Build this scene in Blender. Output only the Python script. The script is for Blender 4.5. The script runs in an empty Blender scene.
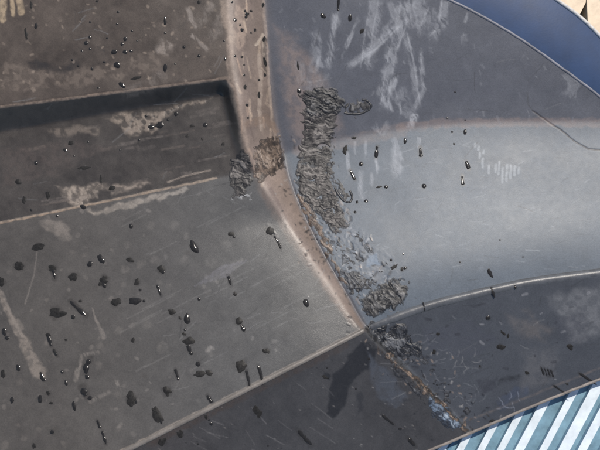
import bpy, math, random
import numpy as np

# ------------------------------------------------------------------ camera, sky, sun
SC = bpy.context.scene
COL = SC.collection
MM = 0.001
D = 750.0                      # camera height above the datum of the liner, mm
cam_d = bpy.data.cameras.new('camera'); cam = bpy.data.objects.new('camera', cam_d); COL.objects.link(cam)
cam.location = (0, 0, D * MM)
cam_d.sensor_width = 36.0
cam_d.lens = 36.0 * D / 600.0
cam_d.clip_start = 0.01; cam_d.clip_end = 500
SC.camera = cam
SUN_EL, SUN_AZ = 54.0, 60.0    # azimuth measured from +X towards +Y
w = bpy.data.worlds.new('World'); SC.world = w; w.use_nodes = True
nt = w.node_tree; nt.nodes.clear()
sky = nt.nodes.new('ShaderNodeTexSky'); sky.sky_type = 'NISHITA'; sky.sun_disc = False
sky.sun_elevation = math.radians(SUN_EL); sky.sun_rotation = math.radians(90 - SUN_AZ)
bg = nt.nodes.new('ShaderNodeBackground'); bg.inputs['Strength'].default_value = 0.12
wo = nt.nodes.new('ShaderNodeOutputWorld')
nt.links.new(sky.outputs[0], bg.inputs[0]); nt.links.new(bg.outputs[0], wo.inputs[0])
sd = bpy.data.lights.new('sun', 'SUN'); sd.energy = 4.0; sd.angle = math.radians(0.6); sd.color = (1.0, 0.93, 0.84)
so = bpy.data.objects.new('sun', sd); COL.objects.link(so)
_e, _a = math.radians(SUN_EL), math.radians(SUN_AZ)
from mathutils import Vector
SUN = Vector((math.cos(_e) * math.cos(_a), math.cos(_e) * math.sin(_a), math.sin(_e)))
so.rotation_euler = SUN.to_track_quat('Z', 'Y').to_euler()
so.location = SUN * 3
vs = SC.view_settings; vs.view_transform = 'Standard'; vs.look = 'None'; vs.exposure = 0.0; vs.gamma = 1.0
vs.use_curve_mapping = False

# ------------------------------------------------------------------ numeric helpers
rng = np.random.RandomState(7); random.seed(7)
_perm = rng.rand(512, 512).astype(np.float32)
def vnoise(x, y, seed=0):
    x = np.asarray(x, float) + seed * 37.31; y = np.asarray(y, float) + seed * 91.17
    xi = np.floor(x).astype(int); yi = np.floor(y).astype(int); fx = x - xi; fy = y - yi
    fx = fx * fx * (3 - 2 * fx); fy = fy * fy * (3 - 2 * fy)
    a = _perm[xi & 511, yi & 511]; b = _perm[(xi + 1) & 511, yi & 511]
    c = _perm[xi & 511, (yi + 1) & 511]; d = _perm[(xi + 1) & 511, (yi + 1) & 511]
    return (a * (1 - fx) + b * fx) * (1 - fy) + (c * (1 - fx) + d * fx) * fy
def fbm(x, y, seed=0, o=4):
    s = 0; a = 0.5; t = 0
    for k in range(o):
        s = s + a * vnoise(x, y, seed + k * 3); t += a; a *= 0.5; x = x * 2.03; y = y * 2.03
    return s / t
def sst(a, b, x):
    t = np.clip((x - a) / (b - a), 0, 1); return t * t * (3 - 2 * t)
def smax(a, b, k):
    h = np.clip(0.5 + 0.5 * (a - b) / k, 0, 1); return b + (a - b) * h + k * h * (1 - h)
def curve(pts):                # smooth interpolant through points (t, value)
    t = np.array([p[0] for p in pts], float); y = np.array([p[1] for p in pts], float)
    m = np.gradient(y, t)
    def f(x):
        x = np.asarray(x, float); i = np.clip(np.searchsorted(t, x) - 1, 0, len(t) - 2)
        h = t[i + 1] - t[i]; s = (x - t[i]) / h
        lo = s < 0; hi = s > 1; sc = np.clip(s, 0, 1)
        r = ((1 + 2 * sc) * (1 - sc) ** 2 * y[i] + sc * (1 - sc) ** 2 * h * m[i] + sc * sc * (3 - 2 * sc) * y[i + 1] + sc * sc * (sc - 1) * h * m[i + 1])
        return np.where(lo, y[i] + m[i] * h * s, np.where(hi, y[i + 1] + m[i + 1] * h * (s - 1), r))
    return f
def pdist(X, Y, P):            # distance to a polyline and position 0..1 along it
    P = np.array(P, float); seg = np.linalg.norm(np.diff(P, axis=0), axis=1); L = max(seg.sum(), 1e-6); acc = 0
    best = np.full(X.shape, 1e9); S = np.zeros(X.shape)
    for i in range(len(P) - 1):
        ax, ay = P[i]; dx, dy = P[i + 1] - P[i]; q = max(dx * dx + dy * dy, 1e-9)
        t = np.clip(((X - ax) * dx + (Y - ay) * dy) / q, 0, 1)
        dd = np.hypot(X - ax - t * dx, Y - ay - t * dy); k = dd < best
        best = np.where(k, dd, best); S = np.where(k, (acc + t * seg[i]) / L, S); acc += seg[i]
    return best, S
def inpoly(X, Y, P):           # signed distance, positive inside
    c = np.zeros(X.shape, bool); n = len(P)
    for i in range(n):
        x0, y0 = P[i]; x1, y1 = P[(i + 1) % n]
        k = ((y0 > Y) != (y1 > Y)) & (X < (x1 - x0) * (Y - y0) / ((y1 - y0) or 1e-9) + x0); c ^= k
    d, _ = pdist(X, Y, list(P) + [P[0]])
    return np.where(c, d, -d)
def world(u, v, z):            # point of the liner seen at (u, v), at height z (all mm)
    f = (D - z) / D
    return np.stack([(u - 300) * f * MM, -(v - 225) * f * MM, z * MM], -1)

# ------------------------------------------------------------------ materials
def material(name, attr=False, color=(.5, .5, .5), rough=.5, spec=.5, ns=900, nd=.12, bump=.0, bs=1500, vary=.0, trans=0, ior=1.45, coat=0, metal=0):
    m = bpy.data.materials.new(name); m.use_nodes = True; T = m.node_tree; N = T.nodes; L = T.links
    b = N['Principled BSDF']; b.inputs['Specular IOR Level'].default_value = spec
    b.inputs['Roughness'].default_value = rough; b.inputs['IOR'].default_value = ior
    b.inputs['Transmission Weight'].default_value = trans; b.inputs['Coat Weight'].default_value = coat
    b.inputs['Metallic'].default_value = metal
    tc = N.new('ShaderNodeTexCoord')
    if attr:
        a = N.new('ShaderNodeAttribute'); a.attribute_name = 'Col'; src = a.outputs['Color']
        r = N.new('ShaderNodeAttribute'); r.attribute_name = 'rgh'
        r2 = N.new('ShaderNodeMath'); r2.operation = 'ADD'; L.new(r.outputs['Fac'], r2.inputs[0])
        rn = N.new('ShaderNodeTexNoise'); rn.inputs['Scale'].default_value = 160; rn.inputs['Detail'].default_value = 6
        rm = N.new('ShaderNodeMapRange'); rm.inputs['To Min'].default_value = -.02; rm.inputs['To Max'].default_value = .02
        rm.inputs['From Min'].default_value = .3; rm.inputs['From Max'].default_value = .7
        L.new(tc.outputs['Object'], rn.inputs['Vector']); L.new(rn.outputs['Fac'], rm.inputs['Value']); L.new(rm.outputs[0], r2.inputs[1])
        L.new(r2.outputs[0], b.inputs['Roughness'])
    else:
        c = N.new('ShaderNodeRGB'); c.outputs[0].default_value = (*color, 1); src = c.outputs[0]
    n1 = N.new('ShaderNodeTexNoise'); n1.inputs['Scale'].default_value = ns; n1.inputs['Detail'].default_value = 7; n1.inputs['Roughness'].default_value = .65
    L.new(tc.outputs['Object'], n1.inputs['Vector'])
    mr = N.new('ShaderNodeMapRange'); mr.inputs['From Min'].default_value = .3; mr.inputs['From Max'].default_value = .7
    mr.inputs['To Min'].default_value = 1 - nd; mr.inputs['To Max'].default_value = 1 + nd
    L.new(n1.outputs['Fac'], mr.inputs['Value'])
    mx = N.new('ShaderNodeVectorMath'); mx.operation = 'SCALE'; L.new(src, mx.inputs[0]); L.new(mr.outputs[0], mx.inputs['Scale'])
    L.new(mx.outputs[0], b.inputs['Base Color'])
    if bump:
        n2 = N.new('ShaderNodeTexNoise'); n2.inputs['Scale'].default_value = bs; n2.inputs['Detail'].default_value = 4
        L.new(tc.outputs['Object'], n2.inputs['Vector'])
        bp = N.new('ShaderNodeBump'); bp.inputs['Strength'].default_value = bump; bp.inputs['Distance'].default_value = .0004
        L.new(n2.outputs['Fac'], bp.inputs['Height']); L.new(bp.outputs[0], b.inputs['Normal'])
    return m
M_PL = material('dusty_black_plastic', True, spec=.5, ns=700, nd=.16, bump=.25, bs=1800)
M_WELD = material('melted_plastic', True, spec=.5, ns=1200, nd=.25, bump=.5, bs=1600)
M_WATER = material('water_on_dust', color=(.030, .028, .026), rough=.12, spec=.5, ior=1.38, nd=.3, ns=600, trans=.35)
M_WET = material('wet_dust', color=(.021, .020, .019), rough=.45, spec=.2, ior=1.4, nd=.45, ns=450, bump=.3, bs=900)
M_BLUE = material('blue_sky_reflection', color=(.015, .041, .105), rough=.42, spec=.35, ns=45, nd=.16, bump=.08, bs=500)  # sky reflection given as a blue base colour
M_LIP = material('pale_edge_highlight', color=(.52, .50, .47), rough=.5, nd=.3, ns=400)  # lit edge of the band painted as a pale colour
M_WHITE = material('white_slat_paint', color=(.66, .73, .77), rough=.5, nd=.16, ns=70, bump=.3, bs=400)
M_BASE = material('light_blue_board', color=(.16, .275, .345), rough=.5, nd=.3, ns=60, bump=.3, bs=400)
M_TEAL = material('dark_blue_grey', color=(.10, .20, .28), rough=.6, nd=.2, ns=150)
M_CREAM = material('cream_timber', color=(.72, .58, .42), rough=.6, nd=.15, ns=120)
M_GROUND = material('ground', color=(.30, .27, .23), rough=.9, nd=.3, ns=200)

# ------------------------------------------------------------------ object helpers
def link(name, mesh, parent=None, **props):
    o = bpy.data.objects.new(name, mesh); COL.objects.link(o)
    if parent: o.parent = parent
    for k, v in props.items(): o[k] = v
    return o
def mesh_np(name, V, F, mat, cols=None, rgh=None, nors=None, smooth=True):
    me = bpy.data.meshes.new(name); V = np.asarray(V, np.float32); F = np.asarray(F, np.int32)
    nf, k = F.shape
    me.vertices.add(len(V)); me.vertices.foreach_set('co', V.ravel())
    me.loops.add(nf * k); me.loops.foreach_set('vertex_index', F.ravel())
    me.polygons.add(nf); me.polygons.foreach_set('loop_start', np.arange(0, nf * k, k, dtype=np.int32))
    me.polygons.foreach_set('use_smooth', np.full(nf, smooth))
    me.materials.append(mat)
    if cols is not None:
        a = me.attributes.new('Col', 'FLOAT_COLOR', 'POINT')
        a.data.foreach_set('color', np.concatenate([cols, np.ones((len(V), 1))], 1).astype(np.float32).ravel())
        a = me.attributes.new('rgh', 'FLOAT', 'POINT'); a.data.foreach_set('value', np.asarray(rgh, np.float32))
    me.update(calc_edges=True)
    if nors is not None: me.normals_split_custom_set_from_vertices(np.asarray(nors, np.float32))
    return me
def tube_mesh(name, P, R, mat, n=10, col=None, rough=.5):   # P: world points
    P = np.asarray(P, float); R = np.broadcast_to(np.asarray(R, float), (len(P),))
    T = np.gradient(P, axis=0); T /= np.linalg.norm(T, axis=1)[:, None]
    up = np.array([0, 0, 1.0]); A = np.cross(T, up); A /= np.maximum(np.linalg.norm(A, axis=1)[:, None], 1e-9); B = np.cross(A, T)
    th = np.linspace(0, 2 * np.pi, n, endpoint=False)
    V = (P[:, None] + R[:, None, None] * (A[:, None] * np.cos(th)[None, :, None] + B[:, None] * np.sin(th)[None, :, None])).reshape(-1, 3)
    i = np.arange(len(P) - 1)[:, None] * n; j = np.arange(n)[None]; j2 = (j + 1) % n
    F = np.stack([i + j, i + n + j, i + n + j2, i + j2], -1).reshape(-1, 4)
    cols = rg = None
    if col is not None:
        cols = np.broadcast_to(np.asarray(col, float), (len(V), 3)) if np.ndim(col) == 1 else np.repeat(col, n, 0); rg = np.full(len(V), rough)
    return mesh_np(name, V, F, mat, cols, rg)
def prism(name, pts, z0, z1, mat, bev=0):    # polygon (u, v) in mm laid at heights z0..z1, seen size kept at z1
    n = len(pts); P = np.array(pts, float)
    top = world(P[:, 0], P[:, 1], np.full(n, float(z1))); bot = top.copy(); bot[:, 2] = z0 * MM
    me = bpy.data.meshes.new(name)
    c = P.mean(0)
    if bev:
        f = (D - z1) / D; dirs = c - P; dirs /= np.linalg.norm(dirs, axis=1)[:, None]
        ins = top.copy(); ins[:, 0] += dirs[:, 0] * bev * MM; ins[:, 1] -= dirs[:, 1] * bev * MM
        side = top.copy(); side[:, 2] -= bev * MM
        V = np.concatenate([ins, side, bot]); F = [list(range(n))[::-1]]
        for i in range(n):
            j = (i + 1) % n; F += [[i, n + i, n + j, j][::-1], [n + i, 2 * n + i, 2 * n + j, n + j][::-1]]
    else:
        V = np.concatenate([top, bot]); F = [list(range(n))[::-1]] + [[i, (i + 1) % n, n + (i + 1) % n, n + i] for i in range(n)]
    me.from_pydata(V.tolist(), [], F); me.materials.append(mat)
    import bmesh
    b = bmesh.new(); b.from_mesh(me); bmesh.ops.recalc_face_normals(b, faces=b.faces); b.to_mesh(me); b.free()
    return me

# ------------------------------------------------------------------ ground and what lies around the liner
gm = bpy.data.meshes.new('ground'); gm.from_pydata([(-30, -30, -.16), (30, -30, -.16), (30, 30, -.16), (-30, 30, -.16)], [], [(0, 1, 2, 3)]); gm.materials.append(M_GROUND)
link('ground', gm, kind='structure')

# slatted panel showing below the liner, lower right
rack = link('slatted_panel', None, label='light blue slatted panel with raised white slats under the liner', category='slatted panel')
link('base_board', prism('base_board', [(395, 395), (720, 300), (760, 640), (380, 640)], -62, -45, M_BASE), rack)
ang = math.radians(62); dx, dy = math.cos(ang), -math.sin(ang)
for k in range(22):
    x0 = 380 + k * 20 + random.uniform(-3, 3); y0 = 520
    wd = 9.8 + random.uniform(-2.6, 2.6)
    a0 = -150; a1 = 235
    q = [(x0 + dx * a0, y0 + dy * a0), (x0 + wd + dx * a0, y0 + dy * a0), (x0 + wd + dx * a1, y0 + dy * a1), (x0 + dx * a1, y0 + dy * a1)]
    link('slat', prism('slat', q, -45, -40, M_WHITE, 0), rack)
    if k % 5 == 1:
        s = 40 + random.uniform(0, 60); x1 = x0 + wd + 2
        q = [(x1 + dx * s, y0 + dy * s), (x1 + 3 + dx * s, y0 + dy * s), (x1 + 3 + dx * (s + 22), y0 + dy * (s + 22)), (x1 + dx * (s + 22), y0 + dy * (s + 22))]
        link('spacer', prism('spacer', q, -45, -43, M_TEAL), rack)

# cream boards past the blue band, upper right
b1 = [(500, -60), (588, -60), (586, 2), (580, 14), (574, 30), (540, 30)]
link('cream_board', prism('cream_board', b1, -95, -80, M_CREAM), label='wide cream board beyond the blue band, touching the top edge', category='board')
b2 = [(590, -60), (680, -60), (640, 60), (600, 46), (588, 28), (587, 2)]
link('cream_board', prism('cream_board', b2, -95, -78, M_CREAM), label='narrow cream board in the top right corner, right of the triangular shadow', category='board')
link('shadow_board', prism('shadow_board', [(480, -80), (700, -80), (720, 120), (520, 70)], -115, -100, M_TEAL), label='added blue grey board standing in for the shadow between cream boards', category='board')  # dark board added in place of a triangular shadow

# ------------------------------------------------------------------ the liner: layout curves (mm)
uS = curve([(-200, 250), (-60, 259), (0, 264), (60, 268), (140, 279), (190, 293), (250, 321), (300, 350), (328, 366), (360, 398), (432, 470), (600, 640)])
uLc = curve([(-200, 216), (-60, 223), (0, 226), (60, 230), (100, 237), (150, 246), (185, 261), (215, 280), (250, 303), (300, 336), (328, 360)])
def uL(v): return np.where(v < 328, np.minimum(uLc(v), uS(v) - 2), uS(v) - 2)
vc = curve([(200, 162), (300, 150), (350, 138), (430, 126), (520, 122), (600, 122), (800, 135)])          # soft crease
vb = curve([(250, 420), (365, 329), (395, 317), (430, 305), (470, 295), (520, 284), (600, 273), (700, 262), (820, 255)])    # rib
varc = curve([(200, -170), (300, -78), (400, -25), (450, 0), (472, 11), (517, 37), (560, 67), (600, 97), (650, 143), (700, 197), (760, 270)])
vout = curve([(300, -190), (400, -110), (500, -38), (557, 0), (580, 17), (600, 36), (650, 88), (700, 150), (760, 235)])
vedge = curve([(-200, 690), (0, 622), (300, 502), (430, 450), (470, 433), (530, 407), (600, 379), (700, 341), (820, 300)])
def v1(u): return 107 - .1256 * u
def v2(u): return 132 - .172 * u
def v3(u): return 223 - .2070 * u
def v4(u): return 513 - .5064 * u

gu = np.concatenate([np.arange(-160, -8, 4.0), np.arange(-8, 608, .8), np.arange(608, 720, 4.0)])
gv = np.concatenate([np.arange(-130, -8, 4.0), np.arange(-8, 458, .8), np.arange(458, 620, 4.0)])
U, V_ = np.meshgrid(gu, gv)          # rows v, columns u
def zleft(u, v):
    a, b, c, d = v1(u), v2(u), v3(u), v4(u)
    up = 30 + .02 * (a - v)
    wall = 30 + (4 + .034 * np.clip(u, 0, 235) - 30) * np.clip((v - a) / (b - a), 0, 1)
    fz = 4 + .034 * np.clip(u, 0, 235)
    floor = fz + (17 - fz) * np.clip((v - b) / (c - b), 0, 1)
    bow = .00040 * np.clip(u - 125, -150, 240) ** 2
    low = 17 + 34 * (v - c) / np.maximum(d - c, 1) - bow * sst(0, 60, v - c)
    fl = 51 - bow - .14 * (v - d)
    z = np.where(v < a, up, np.where(v < b, wall, np.where(v < c, floor, np.where(v < d, low, fl))))
    crest = 30 + .02 * (a - v) * (v < a) - 13.0 * sst(95, 192, v)
    crest = np.where(v < c, np.where(v < a, up, crest), z)
    ge = 225 + .21 * (v - 90)
    e = sst(ge - 5, ge + 9, u)
    return z * (1 - e) + crest * e
def shelf_rise(q): return .03 * q + .112 * (sst(-.15, .95, q) - sst(-.15, .95, 0)) - .03 * sst(.6, 1.2, q)
def zright(u, v):
    c = vc(u); b = vb(u); q = np.clip((v - c) / np.maximum(b - c, 1), 0, 1)
    shelf = np.where(v > c, (b - c) * shelf_rise(q), .13 * (c - v)); z = smax(shelf, .02 * np.abs(v - c), 3.0)
    z = z - 9 * sst(328, 190, v) - 3
    zb = shelf_rise(1.0) * (b - c) - 3
    return np.where(v < b, z, zb - .13 * (v - b))
def zbase(u, v):
    l, s = uL(v), uS(v)
    t = np.clip((u - l) / np.maximum(s - l, .5), 0, 1)
    zl = zleft(np.minimum(u, l), v); zr = zright(np.maximum(u, s), v)
    return zl + (zr - zl) * (t ** 1.7)
Z = zbase(U, V_)
def blur(A, n):
    for _ in range(n):
        A = A.copy()
        A[1:-1] = (A[:-2] + 2 * A[1:-1] + A[2:]) / 4
        A[:, 1:-1] = (A[:, :-2] + 2 * A[:, 1:-1] + A[:, 2:]) / 4
    return A
Z = blur(Z, 9)
# crevice where the step meets the arch panel, and gentle waviness
dS, _ = pdist(U, V_, [(float(uS(v)), v) for v in range(-130, 470, 10)])
Z -= 1.6 * np.exp(-(dS / 1.8) ** 2) * sst(150, 200, V_) * sst(340, 320, V_)
Z += (fbm(U / 70, V_ / 70, 3, 2) - .5) * 1.4 + (fbm(U / 14, V_ / 14, 5) - .5) * .12

# ------------------------------------------------------------------ dust, scrapes, stains and painted light of the plastic
left = U < (uL(V_) + uS(V_)) / 2
R_up = U < uL(V_); R_step = (~R_up) & (U < uS(V_)) & (V_ < 328); R_right = U >= uS(V_)
isU = R_up & (V_ < v1(U)); isG = R_up & (V_ >= v1(U)) & (V_ < v3(U)); isW = R_up & (V_ >= v1(U)) & (V_ < v2(U))
isL = R_up & (V_ >= v3(U)) & (V_ < v4(U)); isF = (V_ >= v4(U)) & (U < uS(V_)) & ~isG & ~isU
isA = R_right & (V_ < vc(U)); isB = R_right & (V_ >= vc(U)) & (V_ < vb(U)); isE = R_right & (V_ >= vb(U))
C = np.zeros(U.shape + (3,)); RG = np.full(U.shape, .5)
def soft(m, n=3): return blur(m.astype(float), n)
tot = np.zeros(U.shape)
for m, c, r, n in ((isU, (.072, .057, .046), .36, 3), (isG, (.046, .040, .035), .32, 3), (isL, (.076, .075, .073), .32, 9), (isF, (.046, .045, .046), .31, 5),
             (R_step, (.180, .138, .114), .36, 40), (isA, (.080, .084, .098), .36, 10), (isB, (.095, .113, .134), .44, 8), (isE, (.056, .060, .068), .31, 3)):  # region tones also paint in warm sunlight and blue sky reflection
    s = soft(m, n); tot += s; C += s[..., None] * np.array(c); RG += s * (r - .5)
C /= np.maximum(tot, 1e-6)[..., None]
# cloudy dust everywhere
n1 = fbm(U / 60, V_ / 60, 11, 5); n2 = fbm(U / 16, V_ / 16, 12, 5); n3 = fbm(U / 5, V_ / 5, 13, 4)
dirty = soft(isU | isG, 6) + .75 * soft(R_step, 4) + .5 * soft(isL, 6) + .6 * soft(isF, 4) + .38 * soft(isA | isB | isE, 6)
C *= (1 + dirty * (.7 * (n1 - .5) + .55 * (n2 - .5) + .45 * (n3 - .5)))[..., None]
RG += .14 * (n2 - .5) * dirty
def box(P, pad):
    P = np.array(P); i0, i1 = np.searchsorted(gu, [P[:, 0].min() - pad, P[:, 0].max() + pad]); j0, j1 = np.searchsorted(gv, [P[:, 1].min() - pad, P[:, 1].max() + pad])
    return slice(j0, j1), slice(i0, i1)
def stroke(P, wd, col, al, br=.5, rough=None, hgt=0, taper=False, seed=1, wipe=False):
    s = box(P, wd * 2 + 4); X, Y = U[s], V_[s]
    if sum(col) > .45: al *= .72
    if X.size == 0: return
    X = X + (fbm(X / 6, Y / 6, seed, 3) - .5) * wd * .8; Y = Y + (fbm(X / 6, Y / 6, seed + 5, 3) - .5) * wd * .8
    d, t = pdist(X, Y, P); ww = wd * (np.sqrt(np.clip(t, .04, 1)) if taper else 1)
    a = sst(1.0, .45, d / ww)
    if wipe:
        Lp = sum(math.dist(P[k], P[k + 1]) for k in range(len(P) - 1)); lat = (X - Y * .4)
        a = sst(1.0, .15, d / ww) * sst(0, .12, t) * sst(1, .8, t) * sst(.30, .66, .55 * fbm(lat / 1.6, t * Lp / 26, seed + 2, 3) + .45 * fbm(X / 7, Y / 7, seed + 6, 3)) * 1.5
        a = np.minimum(a, 1)
    a = a * (1 - br + br * sst(.3, .65, fbm(X / 3.2, Y / 3.2, seed + 9, 4))) * al
    C[s] = C[s] * (1 - a[..., None]) + np.array(col) * a[..., None]
    if rough is not None: RG[s] = RG[s] * (1 - a) + rough * a
    if hgt: Z[s] += hgt * a
def patch(P, col, al, br=.6, rough=None, hgt=0, edge=4, seed=1, sc=5):
    s = box(P, 8); X, Y = U[s], V_[s]
    X2 = X + (fbm(X / 9, Y / 9, seed, 3) - .5) * 9; Y2 = Y + (fbm(X / 9, Y / 9, seed + 4, 3) - .5) * 9
    a = sst(-edge * .3, edge, inpoly(X2, Y2, P)) * (1 - br + br * sst(.35, .62, fbm(X / sc, Y / sc, seed + 7, 4))) * al
    C[s] = C[s] * (1 - a[..., None]) + np.array(col) * a[..., None]
    if rough is not None: RG[s] = RG[s] * (1 - a) + rough * a
    if hgt: Z[s] += hgt * a * fbm(X / 2.5, Y / 2.5, seed, 3)
PALE = (.42, .43, .45); CREAMD = (.46, .37, .28); WETC = (.018, .018, .019)
# -- upper panel: lighter and darker dust
patch([(0, 62), (60, 70), (130, 60), (170, 40), (178, 45), (160, 70), (80, 88), (0, 92)], (.17, .135, .108), .5, .8, seed=21)
patch([(26, 60), (48, 58), (62, 68), (78, 58), (84, 68), (64, 76), (40, 72), (27, 68)], (.03, .027, .025), .8, .4, .25, seed=22)
for P, wdt in (([(3, 0), (2, 18)], 5), ([(12, 0), (13, 14)], 3), ([(19, 0), (21, 12)], 4)): stroke(P, wdt, (.55, .42, .27), .7, .5, seed=23)
for P, wdt, al in (([(187, 6), (192, 20), (200, 30)], 3, .6), ([(190, 34), (203, 45), (210, 52)], 2, .6), ([(193, 24), (205, 18), (212, 0)], 5, .35), ([(168, 40), (160, 55)], 7, .5),
    ([(205, 40), (220, 30), (222, 10)], 6, .3), ([(120, 95), (150, 85), (168, 70)], 6, .25)):
    stroke(P, wdt * 1.5, (.36, .31, .27), al, .4, seed=int(P[0][0]), wipe=True)
for i in range(90):   # fine dust flecks
    x, y = random.uniform(0, 222), random.uniform(0, 100)
    if y < v1(x) - 3: stroke([(x, y), (x + random.uniform(-2, 2), y + random.uniform(-1, 2))], random.uniform(.8, 1.8), (.34, .27, .21), random.uniform(.2, .6), .3, seed=i)
# lip of the recess: thin highlight painted along it
stroke([(-40, v1(-40)), (212, v1(212)), (226, 78), (232, 86)], 1.8, (.44, .33, .25), .65, .5, seed=31)
# recess floor: scraped light patches
patch([(105, 118), (128, 112), (150, 110), (180, 104), (212, 97), (205, 106), (170, 112), (160, 132), (128, 138), (118, 126)], (.25, .205, .165), .75, .85, seed=32, sc=4, hgt=.8)
patch([(40, 128), (100, 124), (100, 134), (60, 138)], (.20, .165, .135), .5, .85, seed=33)
patch([(54, 184), (75, 186), (108, 182), (112, 190), (100, 196), (82, 207), (66, 202)], (.29, .24, .195), .8, .75, seed=34, sc=4, hgt=.7)
patch([(108, 186), (150, 180), (152, 186), (112, 197)], (.33, .27, .22), .6, .7, seed=35)
for i in range(38):
    x = random.uniform(0, 215); y = v2(x) + random.uniform(.12, .95) * (v3(x) - v2(x)); l = random.uniform(6, 34)
    stroke([(x, y), (x + l, y - .18 * l)], random.uniform(1, 2.6), random.choice([(.20, .17, .15), (.025, .023, .022), (.15, .12, .10)]), random.uniform(.15, .45), .7, seed=40 + i)
patch([(0, 150), (60, 140), (110, 145), (60, 175), (0, 190)], (.085, .067, .058), .4, .7, seed=36)
# ridge between recess floor and lower panel
stroke([(-60, v3(-60)), (60, v3(60)), (216, v3(216))], 1.6, (.42, .33, .25), .75, .5, seed=37)
patch([(82, 212), (130, 200), (186, 187), (190, 192), (150, 203), (115, 212), (92, 214)], (.27, .25, .225), .75, .4, seed=38, edge=2)
stroke([(168, 182), (185, 176), (210, 170)], 1.2, (.4, .33, .27), .6, .5, seed=39)
# step: streaked tan dust, sunlit crest and bevel painted in
for P, wdt, c, al in (([(222, -30), (226, 20), (233, 40)], 6, (.40, .31, .24), .6), ([(229, 40), (232, 90), (241, 120), (246, 150)], 5, (.36, .28, .22), .6),
    ([(246, 60), (255, 100), (252, 130)], 7, (.13, .10, .085), .6), ([(262, -20), (266, 40), (272, 120), (281, 165)], 1.8, (.42, .33, .26), .6), ([(237, 8), (242, 30), (240, 45)], 5, (.46, .35, .27), .5),
    ([(259, 55), (261, 85), (259, 110), (262, 130)], 2.6, (.45, .37, .30), .6), ([(256, 45), (263, 35), (264, 60)], 2, (.6, .5, .4), .6), ([(262, 190), (290, 235), (330, 290), (360, 326)], 7, (.18, .135, .11), .35),
    ([(284, 215), (310, 258), (348, 316)], 5, (.25, .19, .155), .4), ([(270, 190), (285, 220)], 4, (.12, .09, .08), .6), ([(265, 40), (264, 62), (266, 72)], 3, (.05, .04, .035), .7), ([(248, 125), (266, 118), (276, 130)], 5, (.17, .12, .09), .7)):
    stroke(P, wdt, c, al, .5, seed=int(P[0][1]) + 51)
for i in range(40):
    y = random.uniform(-10, 180); x = random.uniform(float(uL(y)) + 2, float(uS(y)))
    stroke([(x, y), (x + random.uniform(-2, 5), y + random.uniform(4, 20))], random.uniform(.8, 2), random.choice([(.5, .39, .29), (.12, .09, .075), (.42, .3, .22)]), random.uniform(.3, .7), .6, seed=70 + i)
# -- lower panel: pale blots, streaks, scratches
for x, y, r in ((174, 226, 6), (187, 235, 5), (155, 261, 6), (169, 287, 5), (212, 261, 8), (237, 265, 7), (159, 283, 3), (60, 229, 8), (125, 269, 6), (141, 264, 6), (147, 324, 6), (162, 346, 8), (132, 326, 4), (118, 332, 5), (120, 293, 3),
    (20, 382, 4), (38, 429, 3), (65, 444, 4), (18, 425, 2.5), (24, 438, 5), (118, 395, 5), (118, 429, 4), (3, 445, 7), (210, 355, 4), (100, 346, 4), (193, 372, 3), (73, 252, 3), (85, 254, 3), (128, 246, 4), (207, 290, 5), (152, 226, 6), (185, 260, 6), (226, 245, 8), (46, 300, 3), (100, 365, 5)):
    for _ in range(2): stroke([(x + random.uniform(-1.5, 1.5), y), (x + random.uniform(-2, 2), y + random.uniform(-2, 2))], r * .85, (.19, .18, .168), .17, .6, seed=int(x + y))
for i in range(150):
    x, y = random.uniform(0, 330), random.uniform(185, 445)
    if v3(x) + 4 < y < v4(x) - 8 and x < float(uL(y)) - 6:
        stroke([(x, y), (x + random.uniform(-2, 2), y + random.uniform(-2, 2))], random.uniform(.8, 3), random.choice([(.22, .21, .20), (.26, .245, .23), (.06, .056, .052)]), random.uniform(.12, .4), .3, seed=i)
stroke([(-2, 285), (8, 312), (26, 345), (40, 374)], 8, (.24, .22, .20), .8, .55, taper=True, seed=91)
stroke([(2, 292), (14, 322), (22, 336)], 2, (.24, .225, .21), .5, .4, seed=92)
stroke([(92, 308), (98, 324), (104, 338)], 3.2, (.24, .225, .21), .6, .4, taper=True, seed=93)
stroke([(37, 252), (34, 275), (25, 304)], 1.0, (.22, .21, .20), .5, .3, seed=94)
stroke([(46, 224), (60, 228), (66, 236)], 8, (.28, .26, .24), .5, .5, seed=95)
for i in range(7): stroke([(195 + i * 5, 286 - i * 1.5), (222 + i * 4, 266 - i * 1)], 1.2, (.22, .215, .25), .3, .6, seed=96 + i)
for i in range(30):
    x, y = random.uniform(120, 330), random.uniform(215, 380); l = random.uniform(15, 55)
    if y < v4(x + l) - 12 and x + l < float(uL(y)) - 4: stroke([(x, y), (x + l, y - .5 * l)], .8, (.25, .25, .245), .25, .6, seed=110 + i)
for P in ([(78, 365), (76, 380), (82, 355), (108, 350)], [(88, 402), (102, 396), (112, 390)], [(117, 380), (120, 396)], [(205, 352), (212, 346)]): stroke(P, 3, (.27, .255, .24), .55, .5, seed=142, wipe=True)
# painted highlight along the fold line, painted brown shadow beneath it
stroke([(120, v4(120)), (360, v4(360))], 2.4, (.33, .295, .26), .75, .3, seed=143)
stroke([(150, v4(150) + 7), (345, v4(345) + 7)], 5, (.050, .038, .031), .6, .5, seed=144)
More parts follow.
